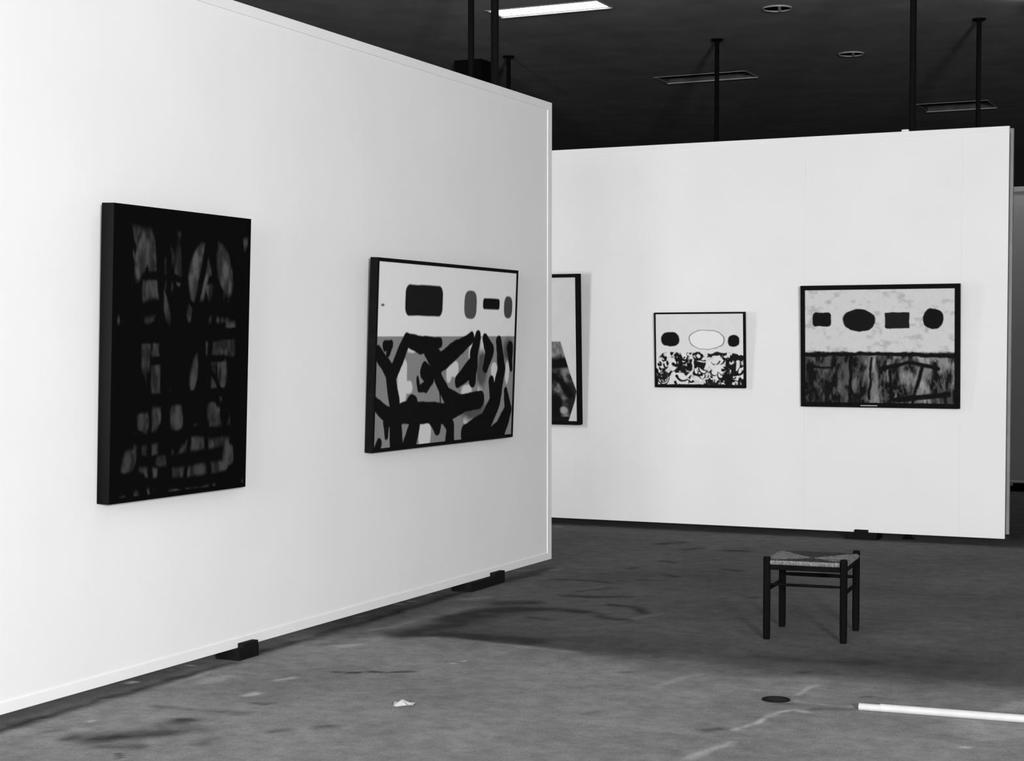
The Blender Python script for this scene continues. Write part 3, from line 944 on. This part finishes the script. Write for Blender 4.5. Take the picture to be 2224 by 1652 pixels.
for (a, b, z, r) in (((-SW, -SD), (SW, -SD), 0.283, 0.0072), ((-SW, SD), (SW, SD), 0.284, 0.0098),
                     ((-SW, -SD), (-SW, SD), 0.252, 0.0095), ((SW, -SD), (SW, SD), 0.247, 0.0095)):
    bm = bmesh.new()
    d = Vector((b[0] - a[0], b[1] - a[1], 0)).normalized() * (LR * 0.8)
    p = Vector((a[0], a[1], z)) + d; q = Vector((b[0], b[1], z)) - d
    tube(bm, [p, p.lerp(q, 0.12), p.lerp(q, 0.5), p.lerp(q, 0.88), q], [r * 0.8, r, r * 1.1, r, r * 0.8], 10)
    obj('stretcher', bm, M_WOOD, st, smooth=True)
bm = bmesh.new()
box(bm, -SW + 0.004, SW - 0.004, -SD + 0.004, SD - 0.004, 0.388, 0.396)
seat = obj('seat', bm, M_RUSHD, st)
rng = np.random.RandomState(3)


def cords(bm, axis, sgn, n, halfw, halfd, what):
    """cords wound over one rail and running inwards to the diagonal seam; what = 'top' or 'edge'"""
    w = halfw - LR
    for k in range(n):
        s = -w + 2 * w * (k + 0.5) / n
        j = rng.uniform(-0.0012, 0.0012)
        rr = (w / n) * rng.uniform(0.9, 1.15)
        inner = max(halfd * abs(s) / halfw, 0.012)     # distance of the seam from the centre
        zz = 0.4035 + rng.uniform(-0.001, 0.001)
        edge = [(halfd - 0.010, 0.387), (halfd + 0.012 + j, 0.3885), (halfd + 0.0165 + j, 0.396), (halfd + 0.009, 0.4045)]
        top = [(halfd + 0.0085, 0.4045), (halfd - 0.02, zz + 0.001), ((halfd + inner) / 2, zz - 0.002), (inner, zz - 0.006 * (1 - abs(s) / halfw))]
        path = {'top': top, 'edge': edge, 'all': edge + top[1:]}[what]
        tube(bm, [((s, sgn * d, z) if axis == 'x' else (sgn * d, s, z)) for d, z in path], rr, 6)


for nm, m_, jobs in (('rush_strands', M_RUSHK, (('x', -1, 46, SW, SD, 'top'), ('x', 1, 46, SW, SD, 'all'))),
                     ('side_rush_strands', M_RUSH, (('y', -1, 48, SD, SW, 'all'), ('y', 1, 48, SD, SW, 'all'))),
                     ('front_rush_edge', M_RUSHF, (('x', -1, 46, SW, SD, 'edge'),))):
    bm = bmesh.new()
    for jb in jobs:
        cords(bm, *jb)
    rc = obj(nm, bm, m_, seat, smooth=True)
    rc['kind'] = 'stuff'
    if nm == 'front_rush_edge':
        rc['label'] = 'rush cords wrapped over the front rail, light on them put into the colour'

# ------------------------------------------------------------------ things lying on the floor
wp = thing('white_pole', 'long white pole lying on the floor at lower right', 'pole', (-1.631, 6.823, 0.0), math.radians(4.0))
bm = bmesh.new()
tube(bm, [(0.10, 0, 0.0165), (2.2, 0, 0.0165)], 0.0165, 20)
obj('shaft', bm, M_PIPE, wp, smooth=True)
bm = bmesh.new()
tube(bm, [(0.0, 0, 0.0150), (0.088, 0, 0.0150)], 0.0148, 20)
obj('end_piece', bm, M_PIPE, wp, smooth=True)
bm = bmesh.new()
tube(bm, [(0.085, 0, 0.0168), (0.089, 0, 0.0168), (0.101, 0, 0.0168), (0.104, 0, 0.0168)], [0.0160, 0.0168, 0.0168, 0.0160], 20)
obj('collar', bm, M_PIPE, wp, smooth=True)

dr = thing('floor_drain_cover', 'small round dark drain cover set in the floor in front of the stool', 'drain cover', (-1.998, 6.875, 0))
bm = bmesh.new()
lathe(bm, [(0, 0.001), (0.046, 0.001), (0.047, 0.004), (0.058, 0.004), (0.061, 0.0005)], 36)
obj('rim', bm, M_BLACK2, dr)
bm = bmesh.new()
lathe(bm, [(0, 0.003), (0.042, 0.003), (0.043, 0.0015), (0.043, 0.0012)], 36)
obj('lid', bm, M_DRAIN, dr)

bm = bmesh.new()
rng = np.random.RandomState(8)
nn = 9
vs = []
for i in range(nn):
    row = []
    for j in range(6):
        x = (i / (nn - 1) - 0.5) * 0.085; y = (j / 5 - 0.5) * 0.10 * (1 - 0.5 * i / nn)
        z = 0.004 + 0.022 * rng.rand() * math.exp(-((x + 0.01) / 0.035) ** 2 - (y / 0.04) ** 2) + 0.003 * rng.rand()
        row.append(bm.verts.new((x + rng.uniform(-0.005, 0.005), y + rng.uniform(-0.006, 0.006), z)))
    vs.append(row)
for i in range(nn - 1):
    for j in range(5):
        bm.faces.new((vs[i][j], vs[i + 1][j], vs[i + 1][j + 1], vs[i][j + 1]))
bmesh.ops.solidify(bm, geom=list(bm.faces), thickness=0.0015)
ps = obj('paper_scrap', bm, M_PAPER)
ps.location = (-3.368, 6.10, 0)
ps.rotation_euler = (0, 0, math.radians(25))
ps['label'] = 'small crumpled white paper scrap on the floor in the foreground'
ps['category'] = 'paper'
